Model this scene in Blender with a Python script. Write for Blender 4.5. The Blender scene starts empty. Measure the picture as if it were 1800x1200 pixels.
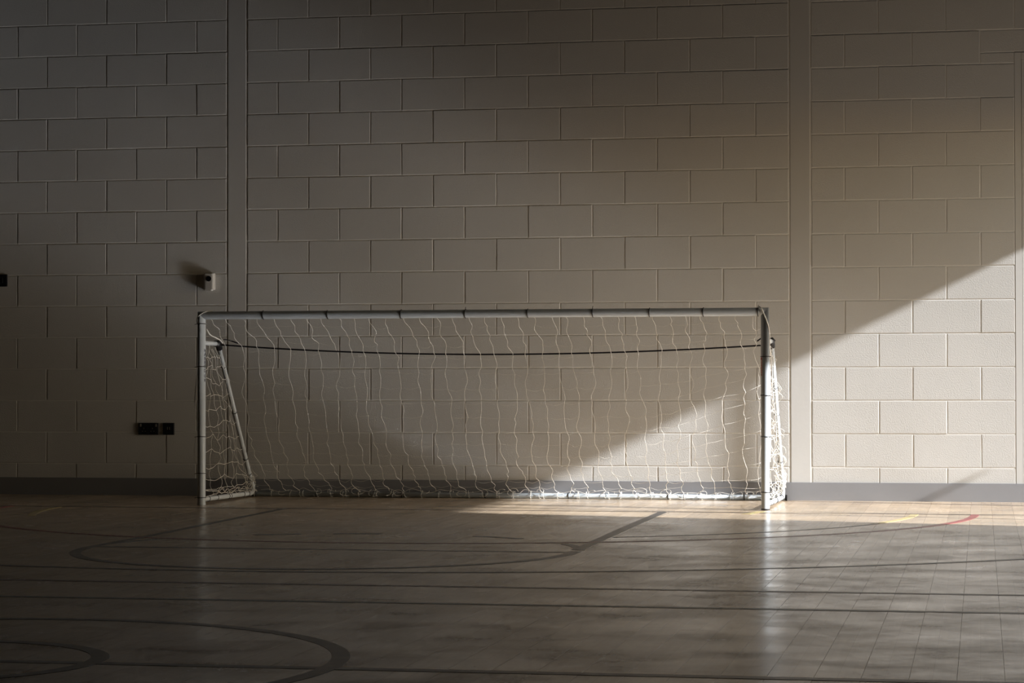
import bpy, bmesh, math, random
from mathutils import Vector, Matrix, Euler

random.seed(7)
scene = bpy.context.scene
COL = scene.collection

# ------------------------------------------------------------------ camera
YAW, PITCH, ROLL = 0.191753772, 0.0158208509, -0.00145206
CAM = Vector((5.10167, -16.44052, 0.818424))
c, s = math.cos(YAW), math.sin(YAW)
fwd, rt, up = Vector((-s, c, 0)), Vector((c, s, 0)), Vector((0, 0, 1))
f2 = fwd * math.cos(PITCH) + up * math.sin(PITCH)
u2 = up * math.cos(PITCH) - fwd * math.sin(PITCH)
r3 = rt * math.cos(ROLL) + u2 * math.sin(ROLL)
u3 = u2 * math.cos(ROLL) - rt * math.sin(ROLL)
cam_data = bpy.data.cameras.new('camera')
cam_data.sensor_width = 36.0
cam_data.lens = 85.0
cam_data.clip_end = 200
cam = bpy.data.objects.new('camera', cam_data)
M3 = Matrix((r3, u3, -f2)).transposed()
cam.matrix_world = Matrix.Translation(CAM) @ M3.to_4x4()
COL.objects.link(cam)
scene.camera = cam

# ------------------------------------------------------------------ world, sun, exposure
SUN_DIR = Vector((-1.0, 0.24, -0.493)).normalized()      # through the open door in the right wall
world = bpy.data.worlds.new('sky'); scene.world = world
world.use_nodes = True
wn = world.node_tree.nodes; wl = world.node_tree.links
bg = wn['Background']
sky = wn.new('ShaderNodeTexSky')
sky.sky_type = 'NISHITA'
sky.sun_disc = False
sky.sun_elevation = math.asin(-SUN_DIR.z)
sky.sun_rotation = math.atan2(-SUN_DIR.x, -SUN_DIR.y)
wl.new(sky.outputs[0], bg.inputs[0])
bg.inputs[1].default_value = 0.27
sun_data = bpy.data.lights.new('sun', 'SUN')
sun_data.energy = 9.6
sun_data.color = (0.96, 0.99, 1.05)
sun_data.angle = math.radians(1.2)
sun = bpy.data.objects.new('sun', sun_data)
sun.rotation_euler = SUN_DIR.to_track_quat('-Z', 'Y').to_euler()
sun.location = (14, -4, 6)
COL.objects.link(sun)

scene.view_settings.view_transform = 'Standard'
scene.view_settings.look = 'None'
scene.view_settings.gamma = 1.0
scene.view_settings.use_curve_mapping = False
scene.view_settings.exposure = 0.14
scene.cycles.max_bounces = 10
scene.cycles.diffuse_bounces = 7
scene.cycles.glossy_bounces = 4
scene.cycles.caustics_reflective = True
scene.cycles.caustics_refractive = False
scene.cycles.use_guiding = True
scene.cycles.use_surface_guiding = True
scene.cycles.blur_glossy = 0.0                           # keep the sun's glint off the lacquered floor on the wall
scene.cycles.sample_clamp_indirect = 20.0

# ------------------------------------------------------------------ helpers
def link(o, parent=None):
    COL.objects.link(o)
    if parent is not None:
        o.parent = parent
    return o

def meshobj(name, verts, faces, mat, parent=None, smooth=False):
    me = bpy.data.meshes.new(name)
    me.from_pydata([tuple(v) for v in verts], [], faces)
    me.update()
    if mat: me.materials.append(mat)
    if smooth:
        me.polygons.foreach_set('use_smooth', [True] * len(me.polygons))
    return link(bpy.data.objects.new(name, me), parent)

def bmobj(name, bm, mat, parent=None, smooth=False):
    me = bpy.data.meshes.new(name)
    bm.to_mesh(me); bm.free()
    if mat: me.materials.append(mat)
    if smooth:
        me.polygons.foreach_set('use_smooth', [True] * len(me.polygons))
    return link(bpy.data.objects.new(name, me), parent)

def add_box(bm, a, b):
    (x0, y0, z0), (x1, y1, z1) = a, b
    v = [bm.verts.new(p) for p in ((x0,y0,z0),(x1,y0,z0),(x1,y1,z0),(x0,y1,z0),(x0,y0,z1),(x1,y0,z1),(x1,y1,z1),(x0,y1,z1))]
    for q in ((0,3,2,1),(4,5,6,7),(0,1,5,4),(1,2,6,5),(2,3,7,6),(3,0,4,7)):
        bm.faces.new([v[i] for i in q])

def box(name, a, b, mat, parent=None, bev=0.0, seg=2):
    bm = bmesh.new(); add_box(bm, a, b)
    if bev > 0:
        bmesh.ops.bevel(bm, geom=list(bm.edges), offset=bev, segments=seg, profile=0.5, affect='EDGES')
    return bmobj(name, bm, mat, parent, smooth=False)

def catmull(pts, n=4, closed=False):
    P = [Vector(p) for p in pts]
    out = []
    N = len(P)
    rng = range(N if closed else N - 1)
    for i in rng:
        if closed:
            p0, p1, p2, p3 = P[i-1], P[i], P[(i+1) % N], P[(i+2) % N]
        else:
            p0 = P[i-1] if i > 0 else P[i] * 2 - P[i+1]
            p1, p2 = P[i], P[i+1]
            p3 = P[i+2] if i + 2 < N else P[i+1] * 2 - P[i]
        for k in range(n):
            t = k / n
            out.append(0.5 * ((2*p1) + (-p0 + p2)*t + (2*p0 - 5*p1 + 4*p2 - p3)*t*t + (-p0 + 3*p1 - 3*p2 + p3)*t**3))
    if not closed: out.append(P[-1])
    return out

def tube(V, Fc, pts, r, sides=8, closed=False, cap=True, ref=None):
    """append a swept tube to the vertex / face lists"""
    pts = [Vector(p) for p in pts]
    n = len(pts)
    base = len(V)
    prev = None
    for i, p in enumerate(pts):
        if closed: d = pts[(i+1) % n] - pts[i-1]
        else: d = pts[min(i+1, n-1)] - pts[max(i-1, 0)]
        if d.length < 1e-9: d = Vector((0, 0, 1))
        d.normalize()
        if prev is None:
            a = Vector((0, 0, 1)) if abs(d.z) < 0.9 else Vector((1, 0, 0))
            prev = d.cross(a).normalized()
        prev = (prev - d * prev.dot(d))
        if prev.length < 1e-6: prev = d.orthogonal()
        prev.normalize()
        b = d.cross(prev)
        rr = r[i] if isinstance(r, (list, tuple)) else r
        for k in range(sides):
            a = 2 * math.pi * k / sides
            V.append(p + (prev * math.cos(a) + b * math.sin(a)) * rr)
    m = n if closed else n - 1
    for i in range(m):
        i0 = base + i * sides; i1 = base + ((i + 1) % n) * sides
        for k in range(sides):
            k2 = (k + 1) % sides
            Fc.append((i0 + k, i0 + k2, i1 + k2, i1 + k))
    if cap and not closed:
        Fc.append(tuple(base + k for k in reversed(range(sides))))
        Fc.append(tuple(base + (n-1) * sides + k for k in range(sides)))

def tubeobj(name, pts, r, mat, parent=None, sides=20, closed=False, smooth=True):
    V, Fc = [], []
    tube(V, Fc, pts, r, sides, closed)
    return meshobj(name, V, Fc, mat, parent, smooth)

def bend(pts, rad, n=6):
    """polyline with rounded corners"""
    P = [Vector(p) for p in pts]; out = [P[0]]
    for i in range(1, len(P) - 1):
        a, b_, c_ = P[i-1], P[i], P[i+1]
        r = rad[i-1]
        p0 = b_ + (a - b_).normalized() * r; p1 = b_ + (c_ - b_).normalized() * r
        for k in range(n + 1):
            t = k / n
            out.append(p0.lerp(b_, t).lerp(b_.lerp(p1, t), t))
    out.append(P[-1]); return out

def empty(name, loc=(0, 0, 0)):
    o = bpy.data.objects.new(name, None)
    o.location = loc
    o.empty_display_size = 0.1
    return link(o)

def tag(o, label=None, cat=None, group=None, kind=None):
    if label: o['label'] = label
    if cat: o['category'] = cat
    if group: o['group'] = group
    if kind: o['kind'] = kind
    return o

# ------------------------------------------------------------------ materials
def mat(name, col, rough=0.5, spec=0.5, metal=0.0, coat=0.0, coat_rough=0.1):
    m = bpy.data.materials.new(name); m.use_nodes = True
    b = m.node_tree.nodes['Principled BSDF']
    b.inputs['Base Color'].default_value = (*col, 1)
    b.inputs['Roughness'].default_value = rough
    b.inputs['Specular IOR Level'].default_value = spec
    b.inputs['Metallic'].default_value = metal
    b.inputs['Coat Weight'].default_value = coat
    b.inputs['Coat Roughness'].default_value = coat_rough
    return m

def noise_bump(m, scale, dist, strength=1.0, detail=3.0, col_var=None, col_scale=3.0):
    nt = m.node_tree; N = nt.nodes; L = nt.links
    b = N['Principled BSDF']
    g = N.new('ShaderNodeNewGeometry')
    n = N.new('ShaderNodeTexNoise'); n.inputs['Scale'].default_value = scale; n.inputs['Detail'].default_value = detail
    L.new(g.outputs['Position'], n.inputs['Vector'])
    bp = N.new('ShaderNodeBump'); bp.inputs['Distance'].default_value = dist; bp.inputs['Strength'].default_value = strength
    L.new(n.outputs['Fac'], bp.inputs['Height']); L.new(bp.outputs['Normal'], b.inputs['Normal'])
    if col_var:
        n2 = N.new('ShaderNodeTexNoise'); n2.inputs['Scale'].default_value = col_scale; n2.inputs['Detail'].default_value = 4
        L.new(g.outputs['Position'], n2.inputs['Vector'])
        base = b.inputs['Base Color'].default_value[:3]
        mx = N.new('ShaderNodeMix'); mx.data_type = 'RGBA'
        mx.inputs['A'].default_value = (*[x * (1 - col_var) for x in base], 1)
        mx.inputs['B'].default_value = (*[min(1, x * (1 + col_var)) for x in base], 1)
        L.new(n2.outputs['Fac'], mx.inputs['Factor']); L.new(mx.outputs['Result'], b.inputs['Base Color'])
    return m

WALLC = (0.65, 0.63, 0.588)
M_block = noise_bump(mat('painted_block', WALLC, 0.55, 0.35), 140.0, 0.0022, 0.8, 4.0, 0.045, 1.7)
M_mortar = noise_bump(mat('painted_mortar', (0.77, 0.745, 0.695), 0.55, 0.35), 160.0, 0.002, 0.8)  # lighter than the blocks, to paint in light caught by the joints
M_trim = noise_bump(mat('painted_column', (0.635, 0.615, 0.575), 0.55, 0.35), 30.0, 0.001, 0.5, 3.0, 0.03, 2.0)
M_frame_paint = noise_bump(mat('painted_door_frame', (0.65, 0.63, 0.588), 0.6, 0.3), 30.0, 0.0006, 0.4)
M_base = noise_bump(mat('grey_skirting', (0.245, 0.243, 0.247), 0.4, 0.45), 25.0, 0.0006, 0.4, 2.0, 0.04, 3.0)
M_dull = mat('hall_paint', (0.32, 0.285, 0.24), 0.8, 0.2)
M_ceil = mat('dark_ceiling', (0.12, 0.115, 0.105), 0.9, 0.1)
M_pave = noise_bump(mat('outdoor_paving', (0.27, 0.25, 0.22), 0.9, 0.2), 20.0, 0.002)
M_white = mat('white_powder_coat', (0.60, 0.635, 0.65), 0.35, 0.5)
M_offwhite = mat('white_plastic_tube', (0.62, 0.65, 0.66), 0.38, 0.5)
M_net = mat('white_twine', (0.82, 0.78, 0.70), 0.8, 0.2)
M_rope = mat('white_rope', (0.80, 0.76, 0.69), 0.85, 0.2)
M_black = mat('black_plastic', (0.012, 0.012, 0.014), 0.4, 0.5)
M_cord = mat('black_elastic', (0.012, 0.011, 0.014), 0.7, 0.3)
M_letter = mat('navy_print', (0.012, 0.014, 0.04), 0.5, 0.4)
M_red = mat('red_print', (0.35, 0.02, 0.02), 0.5, 0.4)
M_pink = mat('sticker_print', (0.52, 0.36, 0.33), 0.5, 0.4)
M_socket = mat('graphite_plate', (0.012, 0.013, 0.016), 0.35, 0.5)
M_socket_in = mat('black_insert', (0.006, 0.006, 0.007), 0.5, 0.4)
M_switchmetal = mat('steel_rocker', (0.30, 0.28, 0.25), 0.35, 0.5, 0.6)
M_sensor = mat('grey_white_plastic', (0.52, 0.495, 0.45), 0.45, 0.4)
M_lens = mat('black_lens', (0.006, 0.006, 0.007), 0.25, 0.5)

def floor_mat():
    m = bpy.data.materials.new('lacquered_beech'); m.use_nodes = True
    nt = m.node_tree; N = nt.nodes; L = nt.links
    b = N['Principled BSDF']
    g = N.new('ShaderNodeNewGeometry')
    oi = N.new('ShaderNodeObjectInfo')
    # staves: two strips per board, laid along Y
    sep = N.new('ShaderNodeSeparateXYZ'); L.new(g.outputs['Position'], sep.inputs[0])
    cmb = N.new('ShaderNodeCombineXYZ'); L.new(sep.outputs['Y'], cmb.inputs['X']); L.new(sep.outputs['X'], cmb.inputs['Y'])
    br = N.new('ShaderNodeTexBrick')
    br.inputs['Scale'].default_value = 1.0
    br.inputs['Brick Width'].default_value = 0.62
    br.inputs['Row Height'].default_value = 0.0645
    br.inputs['Mortar Size'].default_value = 0.0006
    br.inputs['Mortar Smooth'].default_value = 0.2
    br.inputs['Bias'].default_value = 0.0
    br.offset = 0.37; br.offset_frequency = 2
    br.inputs['Color1'].default_value = (0.64, 0.48, 0.315, 1)
    br.inputs['Color2'].default_value = (0.69, 0.53, 0.365, 1)
    br.inputs['Mortar'].default_value = (0.48, 0.36, 0.25, 1)
    L.new(cmb.outputs[0], br.inputs['Vector'])
    # grain
    mp = N.new('ShaderNodeMapping'); mp.inputs['Scale'].default_value = (60, 2.5, 1)
    L.new(g.outputs['Position'], mp.inputs['Vector'])
    gn = N.new('ShaderNodeTexNoise'); gn.inputs['Scale'].default_value = 1.0; gn.inputs['Detail'].default_value = 5
    L.new(mp.outputs[0], gn.inputs['Vector'])
    r1 = N.new('ShaderNodeMapRange'); r1.inputs['To Min'].default_value = 0.86; r1.inputs['To Max'].default_value = 1.12
    L.new(gn.outputs['Fac'], r1.inputs['Value'])
    r2 = N.new('ShaderNodeMapRange'); r2.inputs['To Min'].default_value = 0.90; r2.inputs['To Max'].default_value = 1.08
    L.new(oi.outputs['Random'], r2.inputs['Value'])
    mu = N.new('ShaderNodeMath'); mu.operation = 'MULTIPLY'
    L.new(r1.outputs[0], mu.inputs[0]); L.new(r2.outputs[0], mu.inputs[1])
    # scuffs and grime
    dn = N.new('ShaderNodeTexNoise'); dn.inputs['Scale'].default_value = 1.6; dn.inputs['Detail'].default_value = 7; dn.inputs['Roughness'].default_value = 0.65
    L.new(g.outputs['Position'], dn.inputs['Vector'])
    r3_ = N.new('ShaderNodeMapRange'); r3_.inputs['From Min'].default_value = 0.35; r3_.inputs['From Max'].default_value = 0.7
    r3_.inputs['To Min'].default_value = 1.08; r3_.inputs['To Max'].default_value = 0.72
    L.new(dn.outputs['Fac'], r3_.inputs['Value'])
    mu2 = N.new('ShaderNodeMath'); mu2.operation = 'MULTIPLY'
    L.new(mu.outputs[0], mu2.inputs[0]); L.new(r3_.outputs[0], mu2.inputs[1])
    vm = N.new('ShaderNodeVectorMath'); vm.operation = 'SCALE'
    L.new(br.outputs['Color'], vm.inputs[0]); L.new(mu2.outputs[0], vm.inputs['Scale'])
    L.new(vm.outputs[0], b.inputs['Base Color'])
    # gloss wear
    rn = N.new('ShaderNodeTexNoise'); rn.inputs['Scale'].default_value = 2.3; rn.inputs['Detail'].default_value = 8; rn.inputs['Roughness'].default_value = 0.7
    L.new(g.outputs['Position'], rn.inputs['Vector'])
    r4 = N.new('ShaderNodeMapRange'); r4.inputs['From Min'].default_value = 0.3; r4.inputs['From Max'].default_value = 0.72
    r4.inputs['To Min'].default_value = FLOOR_R[0]; r4.inputs['To Max'].default_value = FLOOR_R[1]
    L.new(rn.outputs['Fac'], r4.inputs['Value'])
    L.new(r4.outputs[0], b.inputs['Roughness'])
    wn_ = N.new('ShaderNodeTexNoise'); wn_.inputs['Scale'].default_value = 2.4; wn_.inputs['Detail'].default_value = 6; wn_.inputs['Roughness'].default_value = 0.62
    wm = N.new('ShaderNodeMapping'); wm.inputs['Location'].default_value = (3.7, 11.2, 0)
    L.new(g.outputs['Position'], wm.inputs['Vector']); L.new(wm.outputs[0], wn_.inputs['Vector'])
    wr = N.new('ShaderNodeMapRange'); wr.inputs['From Min'].default_value = 0.47; wr.inputs['From Max'].default_value = 0.63
    wr.inputs['To Min'].default_value = 1.0; wr.inputs['To Max'].default_value = 0.10      # lacquer worn dull in patches
    L.new(wn_.outputs['Fac'], wr.inputs['Value']); L.new(wr.outputs[0], b.inputs['Specular IOR Level'])
    # slight cupping of each board plus lacquer ripple
    bn = N.new('ShaderNodeTexNoise'); bn.inputs['Scale'].default_value = 9.0; bn.inputs['Detail'].default_value = 2
    L.new(g.outputs['Position'], bn.inputs['Vector'])
    bp = N.new('ShaderNodeBump'); bp.inputs['Distance'].default_value = 0.0005; bp.inputs['Strength'].default_value = 0.5
    L.new(bn.outputs['Fac'], bp.inputs['Height']); L.new(bp.outputs['Normal'], b.inputs['Normal'])
    return m
FLOOR_R = (0.14, 0.32)
M_floor = floor_mat()

def line_mat(name, col, worn=0.25):
    m = mat(name, col, 0.32, 0.42)
    nt = m.node_tree; N = nt.nodes; L = nt.links; b = N['Principled BSDF']
    g = N.new('ShaderNodeNewGeometry')
    n = N.new('ShaderNodeTexNoise'); n.inputs['Scale'].default_value = 14; n.inputs['Detail'].default_value = 6
    L.new(g.outputs['Position'], n.inputs['Vector'])
    mr = N.new('ShaderNodeMapRange'); mr.inputs['From Min'].default_value = 0.5; mr.inputs['From Max'].default_value = 0.75
    mr.inputs['To Max'].default_value = worn
    L.new(n.outputs['Fac'], mr.inputs['Value'])
    mx = N.new('ShaderNodeMix'); mx.data_type = 'RGBA'
    mx.inputs['A'].default_value = (*col, 1); mx.inputs['B'].default_value = (0.42, 0.31, 0.20, 1)
    L.new(mr.outputs[0], mx.inputs['Factor']); L.new(mx.outputs['Result'], b.inputs['Base Color'])
    return m
L_black = line_mat('black_line_paint', (0.03, 0.031, 0.036), 0.3)
L_brown = line_mat('brown_line_paint', (0.085, 0.062, 0.05), 0.3)
L_maroon = line_mat('maroon_line_paint', (0.15, 0.045, 0.04), 0.3)
L_green = line_mat('green_line_paint', (0.035, 0.062, 0.04), 0.3)
L_red = line_mat('red_line_paint', (0.42, 0.05, 0.075), 0.15)
L_yellow = line_mat('yellow_line_paint', (0.72, 0.58, 0.26), 0.6)

for m_ in (M_block, M_mortar, M_trim, M_frame_paint):       # chalky masonry paint
    m_.node_tree.nodes['Principled BSDF'].inputs['Diffuse Roughness'].default_value = 1.0

# ------------------------------------------------------------------ room shell
XR_IN, XR_OUT = 7.1, 7.2           # right wall
XL, YF, ZC = -20.0, -19.0, 6.8
CW = 0.15                            # steel column cover width
X1L, X1R = -CW, 0.0                  # column one
X2L, X2R = 3.825, 3.825 + CW         # column two
XD = X2R + 1.35                      # door jamb, edge of the blockwork
XD2 = 6.40
ZD = 3.0
H = 0.225
GROUT = 0.0031

bm = bmesh.new()
add_box(bm, (XL, GROUT, 0), (XD, 0.2, ZC))
add_box(bm, (XD, GROUT, ZD), (XR_OUT, 0.2, ZC))
add_box(bm, (XD2, GROUT, 0), (XR_OUT, 0.2, ZD))
add_box(bm, (XD, 0.055, 0), (XD2, 0.2, ZD))               # unseen solid added behind the side door to keep out sky light
wall_back = tag(bmobj('wall_back', bm, M_mortar), 'painted cream blockwork wall of the sports hall behind the goal', kind='structure')

# block meshes: bevelled fronts with slightly wandering arrises
def block_mesh(w, h, seed, xc=0.0):
    rnd = random.Random(seed)
    J = 0.0009
    nx, nz = max(2, int(round(w / 0.075))), 3
    hw, hh = w / 2, h / 2
    ring = []
    for i in range(nx): ring.append((-1 + 2*i/nx, -1))
    for i in range(nz): ring.append((1, -1 + 2*i/nz))
    for i in range(nx): ring.append((1 - 2*i/nx, 1))
    for i in range(nz): ring.append((-1, 1 - 2*i/nz))
    V = []
    for (a, b_) in ring:
        V.append((a*(hw - 0.0062) + rnd.uniform(-J, J), 0.0, b_*(hh - 0.0062) + rnd.uniform(-J, J)))
    for (a, b_) in ring:
        V.append((a*(hw - 0.0046) + rnd.uniform(-J, J), 0.0011, b_*(hh - 0.0046) + rnd.uniform(-J, J)))
    for (a, b_) in ring:
        V.append((a*(hw - 0.0016), 0.0046, b_*(hh - 0.0016)))
    n = len(ring)
    Fc = [tuple(range(n))]
    for r in (0, 1):
        for i in range(n):
            j = (i + 1) % n
            Fc.append((r*n + i, (r+1)*n + i, (r+1)*n + j, r*n + j))
    me = bpy.data.meshes.new('block')
    me.from_pydata(V, [], Fc); me.update(); me.materials.append(M_block)
    return me

MESHES = {}
def get_block(w, h):
    k = (round(w, 4), round(h, 4))
    if k not in MESHES:
        MESHES[k] = [block_mesh(w, h, hash(k) % 1000 + i) for i in range(6)]
    return random.choice(MESHES[k])

def put_block(x0, x1, z0, z1):
    me = get_block(x1 - x0, z1 - z0)
    o = bpy.data.objects.new('block', me)
    o.location = ((x0+x1)/2 + random.uniform(-.0012, .0012), random.uniform(-.0012, .0008), (z0+z1)/2 + random.uniform(-.001, .001))
    o.rotation_euler = (random.uniform(-.004, .004), random.uniform(-.0022, .0022), random.uniform(-.0025, .0025))
    link(o, wall_back)
    return o

OV, OF = [], []
def outer_block(x0, x1, z0, z1):
    e = 0.0062
    i = len(OV)
    for (a, b_) in ((x0+e, z0+e), (x1-e, z0+e), (x1-e, z1-e), (x0+e, z1-e)): OV.append((a, 0, b_))
    e = 0.0016
    for (a, b_) in ((x0+e, z0+e), (x1-e, z0+e), (x1-e, z1-e), (x0+e, z1-e)): OV.append((a, 0.0046, b_))
    OF.append((i, i+1, i+2, i+3))
    for k in range(4):
        OF.append((i+k, i+4+k, i+4+(k+1) % 4, i+(k+1) % 4))

def course_spans(cidx):
    """joint positions of one course in the three bays"""
    odd = cidx % 2
    sp = []
    x = X1L; first = 0.45 if odd else 0.225     # left bay, laid from the column leftwards
    w = first
    while x > -8.5:
        sp.append((x - w, x)); x -= w; w = 0.45
    x = X1R; w = 0.45 if odd else 0.225         # middle bay
    while x < X2L - 0.01:
        x2 = min(x + w, X2L); sp.append((x, x2)); x = x2; w = 0.45
    x = X2R; w = 0.225 if odd else 0.45         # right bay
    while x < XD - 0.01:
        x2 = min(x + w, XD); sp.append((x, x2)); x = x2; w = 0.45
    return sp

nblocks = 0
for ci in range(0, 24):
    z0, z1 = ci * H, (ci + 1) * H
    for (x0, x1) in course_spans(ci):
        vis = ci <= 15 and x1 > -1.95 + (0.0)
        if ci == 15 and x0 > 1.6: vis = False            # above the top edge of the picture
        if ci == 13 and x0 > X2R + 1.0:                  # lintel bearing on a slip course
            put_block(x0, XD, z0, ZD); nblocks += 1
            continue
        if ci == 0:
            z0b = 0.09
            (put_block if x1 > -1.95 else outer_block)(x0, x1, z0b, z1)
            nblocks += x1 > -1.95
            continue
        if vis:
            put_block(x0, x1, z0, z1); nblocks += 1
        else:
            outer_block(x0, x1, z0, z1)
    if ci > 13:
        x = XD
        while x < XR_IN - 0.05:
            x2 = min(x + 0.45, XR_IN); outer_block(x, x2, z0, z1); x = x2
put_block(XD - 0.225, XD + 0.9, ZD, 14 * H)              # the lintel over the side door
o = meshobj('block_courses', OV, OF, M_block, wall_back); o['kind'] = 'stuff'
print('blocks', nblocks)

# column covers flush with the blocks, with sealant grooves on both sides
def column(n, x0, x1, label):
    bm = bmesh.new()
    add_box(bm, (x0 + 0.0085, -0.0006, 0.10), (x1 - 0.0085, 0.02, 5.4))
    bmesh.ops.bevel(bm, geom=[e for e in bm.edges], offset=0.0026, segments=2, profile=0.5, affect='EDGES')
    return tag(bmobj('trim_%d' % n, bm, M_trim), label, kind='structure')
column(1, X1L, X1R, 'smooth painted column strip behind the unlit end of the goal')
column(2, X2L, X2R, 'smooth painted column strip crossed by the edge of the sunlight')

# skirting
bm = bmesh.new()
add_box(bm, (XL, -0.014, 0.0), (XD2, GROUT + 0.002, 0.122))
bmesh.ops.bevel(bm, geom=[e for e in bm.edges if abs(e.verts[0].co.z - 0.122) < 1e-4 and abs(e.verts[1].co.z - 0.122) < 1e-4 and e.verts[0].co.y < 0 and e.verts[1].co.y < 0], offset=0.004, segments=2, affect='EDGES')
tag(bmobj('baseboard_back', bm, M_base), 'grey skirting board along the foot of the blockwork wall', kind='structure')

# flush frame and leaf of the side door at the picture's edge
d1 = empty('door_1', (XD, 0, 0)); tag(d1, 'tall cream painted door frame flush with the blockwork', kind='structure')
def child_box(name, a, b, m, p, bev=0.0):
    o = box(name, a, b, m, None, bev)
    o.parent = p; o.matrix_parent_inverse = Matrix.Translation(p.location).inverted()
    return o
child_box('door_frame', (XD + 0.0015, 0.0, 0.0), (XD + 0.045, 0.053, ZD - 0.004), M_frame_paint, d1, 0.001)
child_box('door_frame', (XD2 - 0.045, -0.0015, 0.0), (XD2 - 0.004, 0.053, ZD - 0.004), M_frame_paint, d1, 0.002)
child_box('door_head', (XD + 0.046, -0.0015, ZD - 0.05), (XD2 - 0.046, 0.053, ZD - 0.004), M_frame_paint, d1, 0.002)
child_box('door_leaf', (XD + 0.047, 0.003, 0.01), (XD2 - 0.049, 0.05, ZD - 0.052), M_frame_paint, d1, 0.002)

# side wall with the open exit door that lets the sun in
OY0, OY1, OH = -3.10, -0.37, 2.578
bm = bmesh.new()
add_box(bm, (XR_IN, YF, 0), (XR_OUT, OY0, ZC))
add_box(bm, (XR_IN, OY1, 0), (XR_OUT, GROUT, ZC))
add_box(bm, (XR_IN, OY0, OH), (XR_OUT, OY1, ZC))
tag(bmobj('wall_right', bm, M_dull), 'side wall of the hall with the open exit doorway', kind='structure')
d2 = empty('door_2', (XR_OUT, OY0, 0)); tag(d2, 'open exit doorway in the side wall', kind='structure')
for (yc, w) in ((-0.885, 0.075), (-2.13, 0.035), (-2.45, 0.045)):
    child_box('mullion', (XR_OUT - 0.03, yc - w/2, 0.0), (XR_OUT, yc + w/2, OH), M_dull, d2)
# leaf folded back outside, and an unseen bent bar added for its shadow
child_box('door_leaf', (XR_OUT + 0.03, OY1 + 0.02, 0.02), (XR_OUT + 0.95, OY1 + 0.06, 2.3), M_dull, d2)
hv, hf = [], []
tube(hv, hf, bend([(7.26, -0.515, 1.255), (7.26, -0.665, 1.255), (7.26, -0.665, -0.05)], (0.03,)), 0.0115, 10)
o = meshobj('shadow_bar', hv, hf, M_black, None, True); o.parent = d2; o.matrix_parent_inverse = Matrix.Translation(d2.location).inverted()

tag(box('wall_left', (XL - 0.2, YF, 0), (XL, 0.2, ZC), M_dull), 'far end wall of the hall', kind='structure')
tag(box('wall_front', (XL, YF - 0.2, 0), (XR_OUT, YF, ZC), M_dull), 'hall wall behind the viewpoint', kind='structure')
tag(box('ceiling', (XL - 0.2, YF - 0.2, ZC), (XR_OUT, 0.2, ZC + 0.2), M_ceil), 'dark ceiling high above the hall', kind='structure')
tag(box('ground', (XR_OUT, -30, -0.2), (40, 20, -0.02), M_pave), 'paving outside the exit door', kind='structure')

# ------------------------------------------------------------------ floor
floor = tag(box('floor', (XL, YF, -0.20), (XR_OUT, GROUT, -0.012), mat('subfloor', (0.05, 0.035, 0.02), 0.9, 0.1)),
            'polished beech sports floor of narrow boards with painted court lines', kind='structure')
BW, BL = 0.129, 3.7
def board_verts(w, l):
    g, bv = 0.0003, 0.0004
    a, b_ = w/2 - g, l/2 - g
    V = [(-a, -b_, -0.011), (a, -b_, -0.011), (a, b_, -0.011), (-a, b_, -0.011),
         (-a, -b_, -bv), (a, -b_, -bv), (a, b_, -bv), (-a, b_, -bv),
         (-a+bv, -b_+bv, 0), (a-bv, -b_+bv, 0), (a-bv, b_-bv, 0), (-a+bv, b_-bv, 0)]
    Fc = [(0,1,5,4),(1,2,6,5),(2,3,7,6),(3,0,4,7),(4,5,9,8),(5,6,10,9),(6,7,11,10),(7,4,8,11),(8,9,10,11)]
    return V, Fc
BM = {}
FV, FF = [], []
def seen(x0, x1, y0, y1):
    """could this stretch of floor fall inside the picture (with a margin)?"""
    for x in (x0, x1):
        for y in (y0, (y0+y1)/2, y1):
            d = Vector((x, y, 0)) - CAM
            D = d.dot(f2)
            if D < 1: continue
            u = 900 + 4250 * d.dot(r3) / D; v = 600 - 4250 * d.dot(u3) / D
            if -60 < u < 1860 and v < 1240: return True
    return False
nb = 0
x = 7.0965
k = 0
while x > -9:
    off = (k * 1.23 + (0.37 if k % 2 else 0)) % BL
    y = -0.004
    first = True
    while y > -17.8:
        l = (off if off > 0.3 else off + BL) if first else BL
        first = False
        y0 = max(y - l, -18.4); l = y - y0
        if seen(x - BW, x, y0, y) and nb < 298:
            kk = round(l, 3)
            if kk not in BM:
                me = bpy.data.meshes.new('board'); V, Fc = board_verts(BW, l)
                me.from_pydata(V, [], Fc); me.update(); me.materials.append(M_floor); BM[kk] = me
            o = bpy.data.objects.new('board', BM[kk])
            o.location = (x - BW/2, (y0 + y)/2, random.uniform(-.0002, 0.0))
            o.rotation_euler = (0, random.uniform(-.0035, .0035), 0)
            link(o, floor); nb += 1
        else:
            V, Fc = board_verts(BW, l); b0 = len(FV)
            FV += [(vx + x - BW/2, vy + (y0+y)/2, vz) for vx, vy, vz in V]
            FF += [tuple(b0 + i for i in f) for f in Fc]
        y = y0
    x -= BW; k += 1
o = meshobj('floor_boards', FV, FF, M_floor, floor); o['kind'] = 'stuff'
print('boards', nb)

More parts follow.
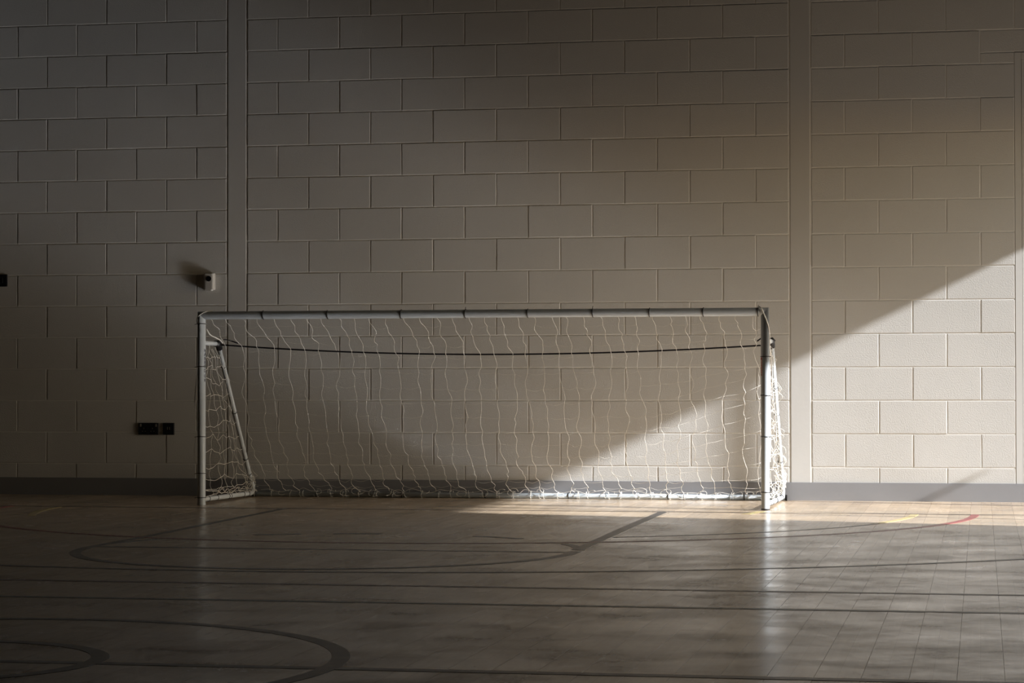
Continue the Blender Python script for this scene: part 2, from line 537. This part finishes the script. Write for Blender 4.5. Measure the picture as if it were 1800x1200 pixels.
# painted court lines: thin films of paint on the boards
ZL = 0.0008
def ribbon(name, pts, w, m, z=ZL):
    P = [Vector((a, b_, 0)) for a, b_ in pts]
    V, Fc = [], []
    n = len(P)
    for i in range(n):
        d = (P[min(i+1, n-1)] - P[max(i-1, 0)]).normalized()
        nrm = Vector((-d.y, d.x, 0))
        for sgn in (-1, 1):
            q = P[i] + nrm * (w/2) * sgn
            V.append((q.x, q.y, z)); V.append((q.x, q.y, -0.0005))
    for i in range(n - 1):
        a = i*4; b_ = a + 4
        Fc += [(a, b_, b_+2, a+2), (a+1, b_+1, b_, a), (a+2, b_+2, b_+3, a+3)]
    Fc += [(0, 2, 3, 1), ((n-1)*4, (n-1)*4+1, (n-1)*4+3, (n-1)*4+2)]
    me = bpy.data.meshes.new(name); me.from_pydata(V, [], Fc); me.update(); me.materials.append(m)
    bm = bmesh.new(); bm.from_mesh(me); bmesh.ops.recalc_face_normals(bm, faces=bm.faces); bm.to_mesh(me); bm.free()
    return link(bpy.data.objects.new(name, me), floor)
def arc(cx, cy, r, a0, a1, n=64):
    return [(cx + r*math.cos(math.radians(a0 + (a1-a0)*i/n)), cy + r*math.sin(math.radians(a0 + (a1-a0)*i/n))) for i in range(n+1)]
KX, KY = 2.0, -5.14
ribbon('court_line', [(-8, -1.55), (7.0, -1.56)], 0.05, L_brown, ZL)
ribbon('court_line', [(0.775, -5.12), (3.165, -5.12)], 0.05, L_brown, ZL - .0001)
ribbon('court_line', [(-6, -7.07), (7.0, -7.07)], 0.05, L_maroon, ZL)
ribbon('court_line', [(-6, -7.785), (7.0, -7.79)], 0.05, L_green, ZL)
ribbon('court_line', [(-6, -9.79), (7.0, -9.785)], 0.055, L_black, ZL)
ribbon('key_line', [(0.735, -1.58), (0.775, -3.4), (0.80, -4.3), (0.80, -5.1)], 0.05, L_black, ZL + .0001)
ribbon('key_line', [(3.165, -1.58), (3.17, -3.2), (3.19, -4.95)], 0.055, L_black, ZL + .0001)
ribbon('key_arc', arc(KX, KY, 1.20, 176, 364, 72), 0.055, L_black, ZL + .0002)
for a0, a1 in ((8, 29), (151, 172), (51, 66), (92, 104), (112, 124)):
    ribbon('key_dash', arc(KX, KY, 1.215, a0, a1, 12), 0.05, L_black, ZL + .0002)
ribbon('goal_area_arc', arc(1.97, -1.55, 3.09, 180, 360, 120), 0.05, L_maroon if False else line_mat('red_arc_paint', (0.34, 0.06, 0.065), 0.2), ZL + .0003)
ribbon('goal_area_arc', arc(1.97, -1.55, 2.73, 338, 359, 30), 0.05, L_yellow, ZL + .0003)
ribbon('goal_area_arc', arc(1.97, -1.55, 2.73, 182, 202, 30), 0.05, L_yellow, ZL + .0003)
ribbon('goal_area_arc', arc(1.97, -1.55, 2.75, 297, 338, 40), 0.03, L_brown, ZL + .0003)  # rest of the yellow arc, coloured brown for its shaded stretch
ribbon('yellow_mark', arc(1.97, -1.2, 1.8, 343, 353, 10), 0.06, L_yellow, ZL + .0003)
ribbon('three_point_arc', arc(1.97, -1.55, 4.92, 200, 340, 120), 0.05, L_brown, ZL + .0002)
ribbon('centre_circle', arc(2.05, -9.8, 1.225, 0, 360, 120), 0.055, L_black, ZL + .0001)
ribbon('centre_circle', arc(2.05, -9.8, 0.515, 0, 360, 80), 0.055, L_black, ZL + .0001)

# ------------------------------------------------------------------ the goal
goal = empty('football_goal', (1.92, -1.24, 0))
tag(goal, 'small white tubular football goal with a slack torn net against the blockwork wall', 'goal')
def under(o, p):
    o.parent = p
    # parts are built in world coordinates; only top-level empties carry a location
    o.matrix_parent_inverse = Matrix.Identity(4) if p.parent is not None else Matrix.Translation(p.location).inverted()
    return o
RP = 0.0265
PLx, PRx, PY, PZ = 0.072, 3.768, -1.235, 1.2435

def post(x, side, label):
    """round upright with a mitred top that meets the crossbar"""
    n = 40
    V, Fc = [], []
    for i in range(n):
        a = 2*math.pi*i/n
        cx_, cy_ = RP*math.cos(a), RP*math.sin(a)
        zt = PZ - side * cx_                         # 45 degree mitre, high on the outside
        zt = PZ + (cx_ if side > 0 else -cx_)
        V.append((x + cx_, PY + cy_, 0.006)); V.append((x + cx_, PY + cy_, zt))
    for i in range(n):
        j = (i+1) % n
        Fc.append((2*i, 2*j, 2*j+1, 2*i+1))
    Fc.append(tuple(2*i+1 for i in range(n)))
    o = meshobj('post', V, Fc, M_white)
    for p in o.data.polygons: p.use_smooth = len(p.vertices) == 4
    if label: o['label'] = label
    return under(o, goal)
postL = post(PLx, -1, 'upright carrying dark stacked lettering')
postR = post(PRx, 1, 'sunlit upright')
# foot caps
for p, x in ((postL, PLx), (postR, PRx)):
    V, Fc = [], []
    tube(V, Fc, [(x, PY, 0.0009), (x, PY, 0.008)], RP + 0.0012, 28)
    under(meshobj('foot_cap', V, Fc, M_black if x > 1 else M_offwhite), p)

# crossbar with mitred ends
n = 40; V, Fc = [], []
for i in range(n):
    a = 2*math.pi*i/n
    dz, dy = RP*math.sin(a), RP*math.cos(a)
    V.append((PLx - dz, PY + dy, PZ + dz)); V.append((PRx + dz, PY + dy, PZ + dz))
for i in range(n):
    j = (i+1) % n
    Fc.append((2*i, 2*i+1, 2*j+1, 2*j))
crossbar = meshobj('crossbar', V, Fc, M_white, None, True); under(crossbar, goal)
me = crossbar.data
bm = bmesh.new(); bm.from_mesh(me); bmesh.ops.recalc_face_normals(bm, faces=bm.faces); bm.to_mesh(me); bm.free()

# side frames: top stub, sloping stay, bent foot and ground tube as one bent tube
RS = 0.0155
EY, EZ = -0.885, 1.062                    # elbow
CYb, CZb = -0.075, 0.022                  # rear foot corner
sides = []
for (px, dx, lab) in ((PLx, 0.0, None), (PRx, 0.017, None)):
    o = tubeobj('side_stay', bend([(px + dx*.6, EY, EZ), (px + dx, -0.158, 0.135), (px + dx, -0.080, 0.060), (px + dx, -0.125, 0.026), (px + dx*.5, PY, 0.036)], (0.06, 0.035, 0.026)), RS, M_offwhite)
    under(o, goal); sides.append(o)
    under(tubeobj('top_stub', [(px, PY, EZ + .003), (px + dx*.6, EY, EZ)], RS, M_offwhite), goal)
    # black elbow fitting: a short sleeve round the bend
    V, Fc = [], []
    tube(V, Fc, [(px + dx*.6, EY - 0.055, EZ), (px + dx*.6, EY - 0.01, EZ + .002), (px + dx*.6, EY + 0.012, EZ - 0.008), (px + dx*.6, EY + 0.03, EZ - 0.035)], RS + 0.006, 18)
    tube(V, Fc, [(px + dx*.6 - 0.002, EY - 0.03, EZ + 0.014), (px + dx*.6 + .004, EY + .02, EZ + 0.02), (px + dx*.6 + .018, EY + .03, EZ + .002)], 0.008, 8)
    under(meshobj('elbow_fitting', V, Fc, M_black, None, True), goal)
RB = 0.0175
back_bar = under(tubeobj('ground_bar', [(PLx - 0.015, -0.048, 0.0195), (1.9, -0.048, 0.0195), (PRx + 0.035, -0.048, 0.0195)], RB, mat('scuffed_grey_white_tube', (0.43, 0.465, 0.48), 0.45, 0.4)), goal)
for xx in (PLx - 0.012, PRx + 0.036):
    V, Fc = [], []
    tube(V, Fc, [(xx - .006, -0.048, 0.0195), (xx + .006, -0.048, 0.0195)], RB + 0.002, 18)
    under(meshobj('end_cap', V, Fc, M_black), goal)

# black elastic cord between the two elbows, sagging in the middle
cz = lambda t: EZ - 0.005 - 0.016 * t - 0.066 * 4 * t * (1 - t) * (1.02 - .1*t)
cordp = [(PLx + (PRx + .01 - PLx) * i / 40, EY + 0.01 + .012*math.sin(i*.5), cz(i/40)) for i in range(41)]
under(tubeobj('elastic_cord', cordp, 0.0052, M_cord, None, 8), goal)
under(tubeobj('cord_tail', catmull([(PRx - 0.005, -1.15, 1.10), (PRx - 0.03, -1.08, 1.085), (PRx - 0.065, -1.05, 1.062)], 4), 0.0045, M_cord, None, 8), goal)
under(tubeobj('cord_tail', catmull([(PLx + .04, -.9, 1.09), (PLx + .08, -.89, 1.085), (PLx + .14, -.885, 1.065)], 4), 0.0045, M_cord, None, 8), goal)

# cable ties
def ring(name, cpos, axis, r, th, m, parent, tail=None, tilt=0.0):
    ax = Vector(axis).normalized()
    q = ax.orthogonal().normalized(); b_ = ax.cross(q)
    if tilt: ax2 = (ax + q * tilt).normalized(); q = (q - ax2 * q.dot(ax2)).normalized(); b_ = ax2.cross(q)
    pts = [Vector(cpos) + (q*math.cos(t*2*math.pi/24) + b_*math.sin(t*2*math.pi/24)) * r for t in range(24)]
    V, Fc = [], []
    tube(V, Fc, pts, th, 6, True)
    if tail: tube(V, Fc, [Vector(cpos) + Vector(tail[0]), Vector(cpos) + Vector(tail[1])], th * 0.9, 5)
    return under(meshobj(name, V, Fc, m, None, True), parent)
def xat(u, Y):                       # goal-plane X seen at a given column of the photograph
    d = f2 + r3 * ((u - 900) / 4250.0); t = (Y - CAM.y) / d.y
    return CAM.x + d.x * t
def zat(u, v, Y):
    d = f2 + r3 * ((u - 900) / 4250.0) + u3 * ((600 - v) / 4250.0); t = (Y - CAM.y) / d.y
    return CAM.z + d.z * t
for i, u in enumerate((463, 576, 705.5, 818.5, 928, 1042, 1142, 1236.5, 1333)):
    ring('cable_tie', (xat(u, PY), PY, PZ), (1, 0, 0), RP + .0022, 0.0024, M_black, crossbar,
         tail=((0.0, -0.012, RP), (0.004, -0.018, RP + 0.016)) if i in (3, 5, 8) else None, tilt=random.uniform(-.12, .12))
for v in (569, 644, 767, 831.5, 874):
    ring('cable_tie', (PLx, PY, zat(352, v, PY)), (0, 0, 1), RP + .0022, 0.0024, M_black, postL, tail=((-RP, 0, 0), (-RP - 0.022, 0.0, -0.004)), tilt=random.uniform(-.06, .06))
for v in (626.5, 695, 767.5, 865):
    ring('cable_tie', (PRx, PY, zat(1344, v, PY)), (0, 0, 1), RP + .0022, 0.0024, M_black, postR, tail=((RP, 0, 0), (RP + 0.012, 0.0, 0)), tilt=random.uniform(-.04, .04))
for k, (px, dx) in enumerate(((PLx, 0.0), (PRx, 0.017))):
    A, B = Vector((px + dx*.6, EY, EZ)), Vector((px + dx, -0.115, 0.075))
    for t in (0.155, 0.47, 0.80, 0.91) if k == 0 else (0.3, 0.48, 0.8):
        p = A.lerp(B, t); ring('cable_tie', p, B - A, RS + .0018, 0.002, M_black, sides[k])
    A, B = Vector((px + dx, CYb - 0.03, CZb + .005)), Vector((px + dx*.5, PY, 0.036))
    for t in (0.10, 0.20, 0.46, 0.50, 0.72, 0.88):
        p = A.lerp(B, t); ring('cable_tie', p, B - A, RS + .0018, 0.0026 if t < .15 else .0018, M_black, sides[k])
for u in (450, 556, 706, 853, 999, 1174, 1308):
    ring('cable_tie', (xat(u, -.048), -.048, 0.0195), (1, 0, 0), RB + .0016, 0.0026, M_black, back_bar, tilt=random.uniform(-.1, .1))

# stacked lettering down the inner face of the unlit post
def wrap_text(ch, px, zc, ang, hgt, m, parent):
    cu = bpy.data.curves.new('letter', 'FONT'); cu.body = ch; cu.size = hgt / 0.69
    cu.align_x = 'CENTER'; cu.offset = hgt * .02; cu.resolution_u = 3
    tmp = bpy.data.objects.new('tmp', cu); COL.objects.link(tmp)
    dg = bpy.context.evaluated_depsgraph_get(); dg.update()
    me = bpy.data.meshes.new_from_object(tmp.evaluated_get(dg))
    bpy.data.objects.remove(tmp); bpy.data.curves.remove(cu)
    bm = bmesh.new(); bm.from_mesh(me)
    bmesh.ops.subdivide_edges(bm, edges=[e for e in bm.edges if e.calc_length() > .006], cuts=2)
    r = RP + 0.0006
    for v in bm.verts:
        a = ang + v.co.x / r
        v.co = Vector((px + r*math.cos(a), PY + r*math.sin(a), zc + v.co.y - hgt/2))
    bm.to_mesh(me); bm.free(); me.materials.clear(); me.materials.append(m)
    o = link(bpy.data.objects.new('letter', me)); under(o, parent)
for ch, v in zip('HARRODUK', (615.5, 622.8, 630, 637, 643.6, 651, 660.5, 668)):
    wrap_text(ch, PLx, zat(358, v, PY), math.radians(-14), 0.0215, M_letter, postL)
# printed sticker on the sunlit post
def patch(px, a0, a1, z0, z1, m, parent, name, r=RP + .0005):
    V, Fc = [], []
    nn = 8
    for i in range(nn + 1):
        a = math.radians(a0 + (a1 - a0) * i / nn)
        for z in (z0, z1): V.append((px + r*math.cos(a), PY + r*math.sin(a), z))
    for i in range(nn): Fc.append((2*i, 2*i+2, 2*i+3, 2*i+1))
    o = meshobj(name, V, Fc, m, None, True)
    return under(o, parent)
zt = lambda v: zat(1339, v, PY)
stk = patch(PRx, 168, 236, zt(661), zt(627.5), M_pink, postR, 'sticker'); stk['label'] = 'faded warning sticker with red printing'
patch(PRx, 190, 225, zt(632), zt(628), M_red, postR, 'sticker_print', RP + .0009)
for v in (636, 639, 642, 645, 648, 651, 654):
    patch(PRx, 192, 222, zt(v + .8), zt(v), M_red, postR, 'sticker_print', RP + .0009)
patch(PRx, 195, 222, zt(658.7), zt(657.8), M_black, postR, 'sticker_print', RP + .0009)

# ---- net
rnd = random.Random(21)
RN = 0.00135
prof = [(-1.238, 1.225), (-1.13, 1.165), (-1.0, 1.09), (-0.885, 1.02), (-0.86, 0.92), (-0.82, 0.80), (-0.76, 0.66), (-0.69, 0.52), (-0.61, 0.40), (-0.52, 0.30),
        (-0.40, 0.205), (-0.26, 0.125), (-0.13, 0.07), (-0.075, 0.045)]
pp = catmull([(0, a, b_) for a, b_ in prof], 12)
cum = [0.0]
for i in range(1, len(pp)): cum.append(cum[-1] + (pp[i] - pp[i-1]).length)
TOT = cum[-1]
def on_prof(sv):
    sv = min(max(sv, 0), TOT)
    for i in range(1, len(cum)):
        if cum[i] >= sv:
            t = (sv - cum[i-1]) / max(1e-9, cum[i] - cum[i-1])
            return pp[i-1].lerp(pp[i], t)
    return pp[-1]
NV, NR = 34, 16
X0n, X1n = PLx + 0.06, PRx - 0.075
S_CORD = cum[36]
def sag_at(X):
    t = (X - PLx) / (PRx - PLx)
    return cz(t) - 1.02
knots = []
for i in range(NV):
    t = i / (NV - 1)
    Xb = X0n + (X1n - X0n) * t + rnd.uniform(-.010, .010)
    colk = []
    wander = 0.0
    for j in range(NR + 1):
        sv = TOT * j / NR
        p = on_prof(sv)
        wander = wander * .55 + rnd.uniform(-.016, .016)
        back = max(0.0, min(1.0, (sv - S_CORD) / (TOT - S_CORD)))
        dzc = sag_at(Xb) * (1 - back) * min(1, sv / S_CORD)
        pull = max(0.0, (Xb - 2.95) / 0.75) ** 1.3          # the net is gathered up towards the sunlit post
        lift = 0.19 * pull * math.sin(math.pi * min(1, back * 1.15)) if back > 0 else 0
        x = Xb + (wander if 0 < j < NR else 0) - 0.045 * back
        colk.append(Vector((x, p.y + (rnd.uniform(-.012, .012) if j else 0), p.z + dzc + lift + rnd.uniform(-.006, .006))))
    knots.append(colk)
nV, nF = [], []
for i in range(NV):                                        # hanging strands
    pts = []
    for j in range(NR):
        a, b_ = knots[i][j], knots[i][j+1]
        pts.append(a)
        m_ = a.lerp(b_, rnd.uniform(.35, .65)); w = rnd.choice((-1, 1)) * rnd.uniform(.003, .013)
        pts.append(m_ + Vector((w, rnd.uniform(-.006, .006), rnd.uniform(-.003, .003))))
    pts.append(knots[i][NR])
    cs = catmull(pts, 4)
    tube(nV, nF, cs, RN, 5)
    for j in range(1, NR):                                  # the knots themselves
        tube(nV, nF, [knots[i][j] + Vector((-.002, 0, .002)), knots[i][j] + Vector((.002, 0, -.002))], .0024, 5)
under(meshobj('net_hanging_strands', nV, nF, M_net, None, True), goal)
nV, nF = [], []
for j in range(1, NR + 0):                                  # cross strands, slack between the knots
    run = []
    for i in range(NV - 1):
        if rnd.random() < (.30 if knots[i][j].x < 3.0 else .08):                              # torn meshes
            if len(run) > 2: tube(nV, nF, catmull(run, 4), RN * .55, 5)
            run = []
            continue
        a, b_ = knots[i][j], knots[i+1][j]
        if not run: run.append(a)
        sag = rnd.uniform(.002, .016) * (0.3 if a.x > 3.1 else 1)
        run.append(a.lerp(b_, .5) + Vector((0, rnd.uniform(-.01, .01), -sag)))
        run.append(b_)
    if run:
        back = j / NR
        e = run[-1]
        run.append(e + Vector((.05, .02, .03)))
        run.append(Vector((PRx + .01, e.y + .0, e.z + .075)))
        tube(nV, nF, catmull(run, 4), RN * .7, 5)
under(meshobj('net_cross_strands', nV, nF, M_net, None, True), goal)
nV, nF = [], []
def loop_round(cx, amp, turns, V, Fc):
    pts = []
    n_ = int(14 * turns)
    ph = rnd.uniform(0, 6.28)
    for k in range(n_ + 1):
        a = ph + 2*math.pi*k/14
        r = RB + .004 + rnd.uniform(0, .012)
        pts.append(Vector((cx + amp * (k / n_ - .5) + rnd.uniform(-.004, .004), -.048 + r*math.cos(a), max(.004, .0195 + r*math.sin(a)))))
    tube(V, Fc, catmull(pts, 3), RN, 5)
for i in range(NV):
    e = knots[i][NR]
    loop_round(e.x + rnd.uniform(-.01, .02), rnd.uniform(-.05, .05), rnd.uniform(.9, 1.8), nV, nF)
    if rnd.random() < .8:                                   # loose curls in front of the ground bar
        cxx = e.x + rnd.uniform(-.04, .04); czz = .03 + rnd.uniform(0, .03); rr = rnd.uniform(.014, .03)
        a0 = rnd.uniform(0, 6.28)
        pts = [Vector((cxx + rr*math.cos(a0 + a*.5)*(1 + .12*a) , -.085 - rnd.uniform(0, .02), max(.005, czz + rr*math.sin(a0 + a*.5)))) for a in range(rnd.randint(6, 12))]
        tube(nV, nF, catmull(pts, 3), RN, 5)
x = PLx + .05; pts = []
while x < PRx - .02:
    pts.append((x, -.07 + rnd.uniform(-.012, .012), .045 + rnd.uniform(-.012, .018))); x += rnd.uniform(.04, .09)
tube(nV, nF, catmull(pts, 4), RN, 5)
under(meshobj('net_lashing', nV, nF, M_net, None, True), goal)

# side nets
def ydiag(z):
    return EY + (EZ - z) / (EZ - .075) * (-0.115 - EY)
def side_net(px, sgn, jx, name, nc=7, crumple=False):
    V, Fc = [], []
    rows = [1.045, .985, .90, .815, .72, .625, .53, .44, .345, .25, .165, .10, .055]
    K = []
    for r_i, z in enumerate(rows):
        yd = min(ydiag(z) - .02, -.13)
        row = []
        for k_ in range(nc + 1):
            t = k_ / nc
            bulge = math.sin(math.pi * t) * math.sin(math.pi * r_i / len(rows)) * .05
            xx = px + sgn * (RP * .3 * (1 - t) + bulge * (.5 if not crumple else .3)) + rnd.uniform(-jx, jx) * (1 if 0 < t < 1 else .3)
            row.append(Vector((xx, -1.205 + (yd + 1.205) * t + (rnd.uniform(-.016, .016) if 0 < t < 1 else 0), z + rnd.uniform(-.022, .022) * (1 if 0 < t < 1 else .4))))
        K.append(row)
    for k_ in range(nc + 1):
        pts = []
        for r_i in range(len(rows)):
            pts.append(K[r_i][k_])
            if r_i < len(rows) - 1:
                pts.append(K[r_i][k_].lerp(K[r_i+1][k_], .5) + Vector((rnd.uniform(-jx, jx), rnd.uniform(-.014, .014), 0)))
        if 0 < k_ < nc or crumple: tube(V, Fc, catmull(pts, 4), RN, 5)
    for r_i in range(1, len(rows)):
        pts = []
        for k_ in range(nc + 1):
            pts.append(K[r_i][k_])
            if k_ < nc: pts.append(K[r_i][k_].lerp(K[r_i][k_+1], .5) + Vector((rnd.uniform(-jx, jx), 0, -rnd.uniform(.0, .014))))
        tube(V, Fc, catmull(pts, 4), RN, 5)
    # slack twine piled on the ground tube
    for q in range(3):
        pts = [(px + rnd.uniform(-.02, .02), -1.18 + i*.1, .06 + rnd.uniform(-.015, .035)) for i in range(11)]
        tube(V, Fc, catmull(pts, 4), RN, 5)
    # tangle at the rear foot
    for q in range(9 if not crumple else 16):
        cy_, cz_, cx_ = -.16 + rnd.uniform(-.04, .05), .10 + rnd.uniform(-.04, .08), px + rnd.uniform(-.02, .025)
        pts = [(cx_ + rnd.uniform(-.03, .03), cy_ + rnd.uniform(-.04, .04), max(.02, cz_ + rnd.uniform(-.05, .05))) for _ in range(6)]
        tube(V, Fc, catmull(pts, 4), RN, 5)
    if crumple:
        for q in range(16):                                 # loops sprung out beyond the stay
            z = rnd.uniform(.12, .95); y = ydiag(z) + rnd.uniform(-.3, .05)
            w, h_ = rnd.uniform(.02, .06), rnd.uniform(.04, .13)
            pts = [(px + .01 + w*math.sin(math.pi*i/6) + rnd.uniform(-.006, .006), y + .03*i/6, z + h_*(.5 - i/6)) for i in range(7)]
            tube(V, Fc, catmull(pts, 4), RN, 5)
    else:
        for q in range(3):                                  # two or three strands hanging outside the post
            z = (.86, .80, .45)[q]
            pts = [(px - RP - (.006 + .016*math.sin(math.pi*i/6)) - q*.003, PY + .01, z - i*(.26 if q < 2 else .2)/6 + rnd.uniform(-.004, .004)) for i in range(7)]
            tube(V, Fc, catmull(pts, 4), RN, 5)
    under(meshobj(name, V, Fc, M_net, None, True), goal)
side_net(PLx, 1, .012, 'side_net')
side_net(PRx, 1, .026, 'side_net', 7, True)

# thicker head ropes at the two top corners
V, Fc = [], []
tube(V, Fc, catmull([(PLx - RP - .004, PY, 1.19), (PLx - RP - .004, PY - .01, 1.222), (PLx - .004, PY - .028, 1.247), (PLx + .03, PY - .022, 1.266), (PLx + .07, PY + .01, 1.274)], 6), .0028, 8)
tube(V, Fc, catmull([(PLx + RP, PY + .02, 1.155), (PLx + RP + .012, PY + .06, 1.118), (PLx + .05, PY + .16, 1.098), (PLx + .04, EY - .08, 1.085), (PLx + .03, EY, 1.068)], 6), .0042, 8)
under(meshobj('head_rope', V, Fc, M_rope, None, True), goal)
V, Fc = [], []
tube(V, Fc, catmull([(PRx - .035, PY - .01, 1.275), (PRx - .018, PY - .03, 1.262), (PRx - .002, PY - .031, 1.225), (PRx + .014, PY - .026, 1.185), (PRx + .025, PY - .014, 1.14),
                     (PRx + .029, PY, 1.08), (PRx + .028, PY + .01, .98), (PRx + .03, PY + .01, .86), (PRx + .029, PY + .012, .72), (PRx + .031, PY + .012, .55), (PRx + .03, PY + .01, .30)], 6), .0034, 8)
tube(V, Fc, catmull([(PRx + .026, PY + .02, 1.05), (PRx + .034, PY + .1, .9), (PRx + .03, PY + .2, .74), (PRx + .04, PY + .3, .56), (PRx + .035, PY + .4, .4)], 6), .003, 8)
under(meshobj('head_rope', V, Fc, M_rope, None, True), goal)

# ------------------------------------------------------------------ things on the wall
def plate(root, x0, x1, z0, z1, d, m, name='face_plate'):
    return under(box(name, (x0, -d, z0), (x1, 0.002, z1), m, None, 0.003, 2), root)
# double socket
r = empty('double_socket', (-0.73, 0, 0.43)); tag(r, 'dark double power socket with two steel switches low on the wall', 'power socket')
plate(r, -0.804, -0.656, 0.430, 0.515, 0.012, M_socket)
for xs in (-0.788, -0.672):
    under(box('rocker_switch', (xs - .006, -.0165, .488), (xs + .006, -.010, .508), M_switchmetal, None, .0015), r)
for xo in (-0.762, -0.698):
    o = under(box('socket_outlet', (xo - .022, -.0128, .436), (xo + .022, -.0115, .488), M_socket_in, None, .0004), r)
    for (a, b_, w, h_) in ((0, .476, .005, .009), (-.011, .455, .008, .0045), (.011, .455, .008, .0045)):
        under(box('pin_slot', (xo + a - w/2, -.0133, b_ - h_/2), (xo + a + w/2, -.0125, b_ + h_/2), M_switchmetal, None), o)
# single fused outlet
r = empty('fused_outlet', (-0.579, 0, 0.43)); tag(r, 'dark square fused outlet beside the double socket', 'power outlet')
plate(r, -0.621, -0.537, 0.430, 0.515, 0.012, M_socket)
under(box('bright_edge', (-0.5395, -.0126, .434), (-0.538, -.003, .511), M_switchmetal, None), r)
o = under(box('fuse_holder', (-0.594, -.0145, .458), (-0.562, -.0115, .488), M_socket_in, None, .001), r)
under(box('fuse_slot', (-0.588, -.0152, .466), (-0.583, -.0142, .486), M_switchmetal, None), o)
under(box('fuse_slot', (-0.573, -.0152, .466), (-0.568, -.0142, .486), M_switchmetal, None), o)
# switch plate at the picture's edge
r = empty('switch_plate', (-1.843, 0, 1.494)); tag(r, 'dark square switch plate on the wall at the picture edge', 'light switch')
plate(r, -1.886, -1.800, 1.496, 1.584, 0.014, M_socket)
under(box('rocker_switch', (-1.856, -.018, 1.522), (-1.832, -.012, 1.558), M_socket_in, None, .002), r)
# wall sensor with a round black eye
r = empty('wall_sensor', (-0.28, 0, 1.46)); tag(r, 'pale box sensor with a round black eye beside the column strip', 'sensor')
bm = bmesh.new(); add_box(bm, (-0.309, -0.050, 1.460), (-0.231, 0.002, 1.574))
bmesh.ops.bevel(bm, geom=[e for e in bm.edges if abs((e.verts[0].co - e.verts[1].co).z) > .05], offset=.018, segments=5, profile=.5, affect='EDGES')
bmesh.ops.bevel(bm, geom=[e for e in bm.edges if e.verts[0].co.y < -.04 and e.verts[1].co.y < -.04 and abs((e.verts[0].co - e.verts[1].co).z) < .05], offset=.002, segments=2, affect='EDGES')
under(bmobj('housing', bm, M_sensor), r)
V, Fc = [], []
tube(V, Fc, [(-0.268, -.046, 1.537), (-0.268, -.0535, 1.537)], .0195, 28)
o = under(meshobj('lens', V, Fc, M_lens), r)
under(box('bracket', (-0.300, -.047, 1.452), (-0.252, -.002, 1.460), M_sensor, None, .001), r)
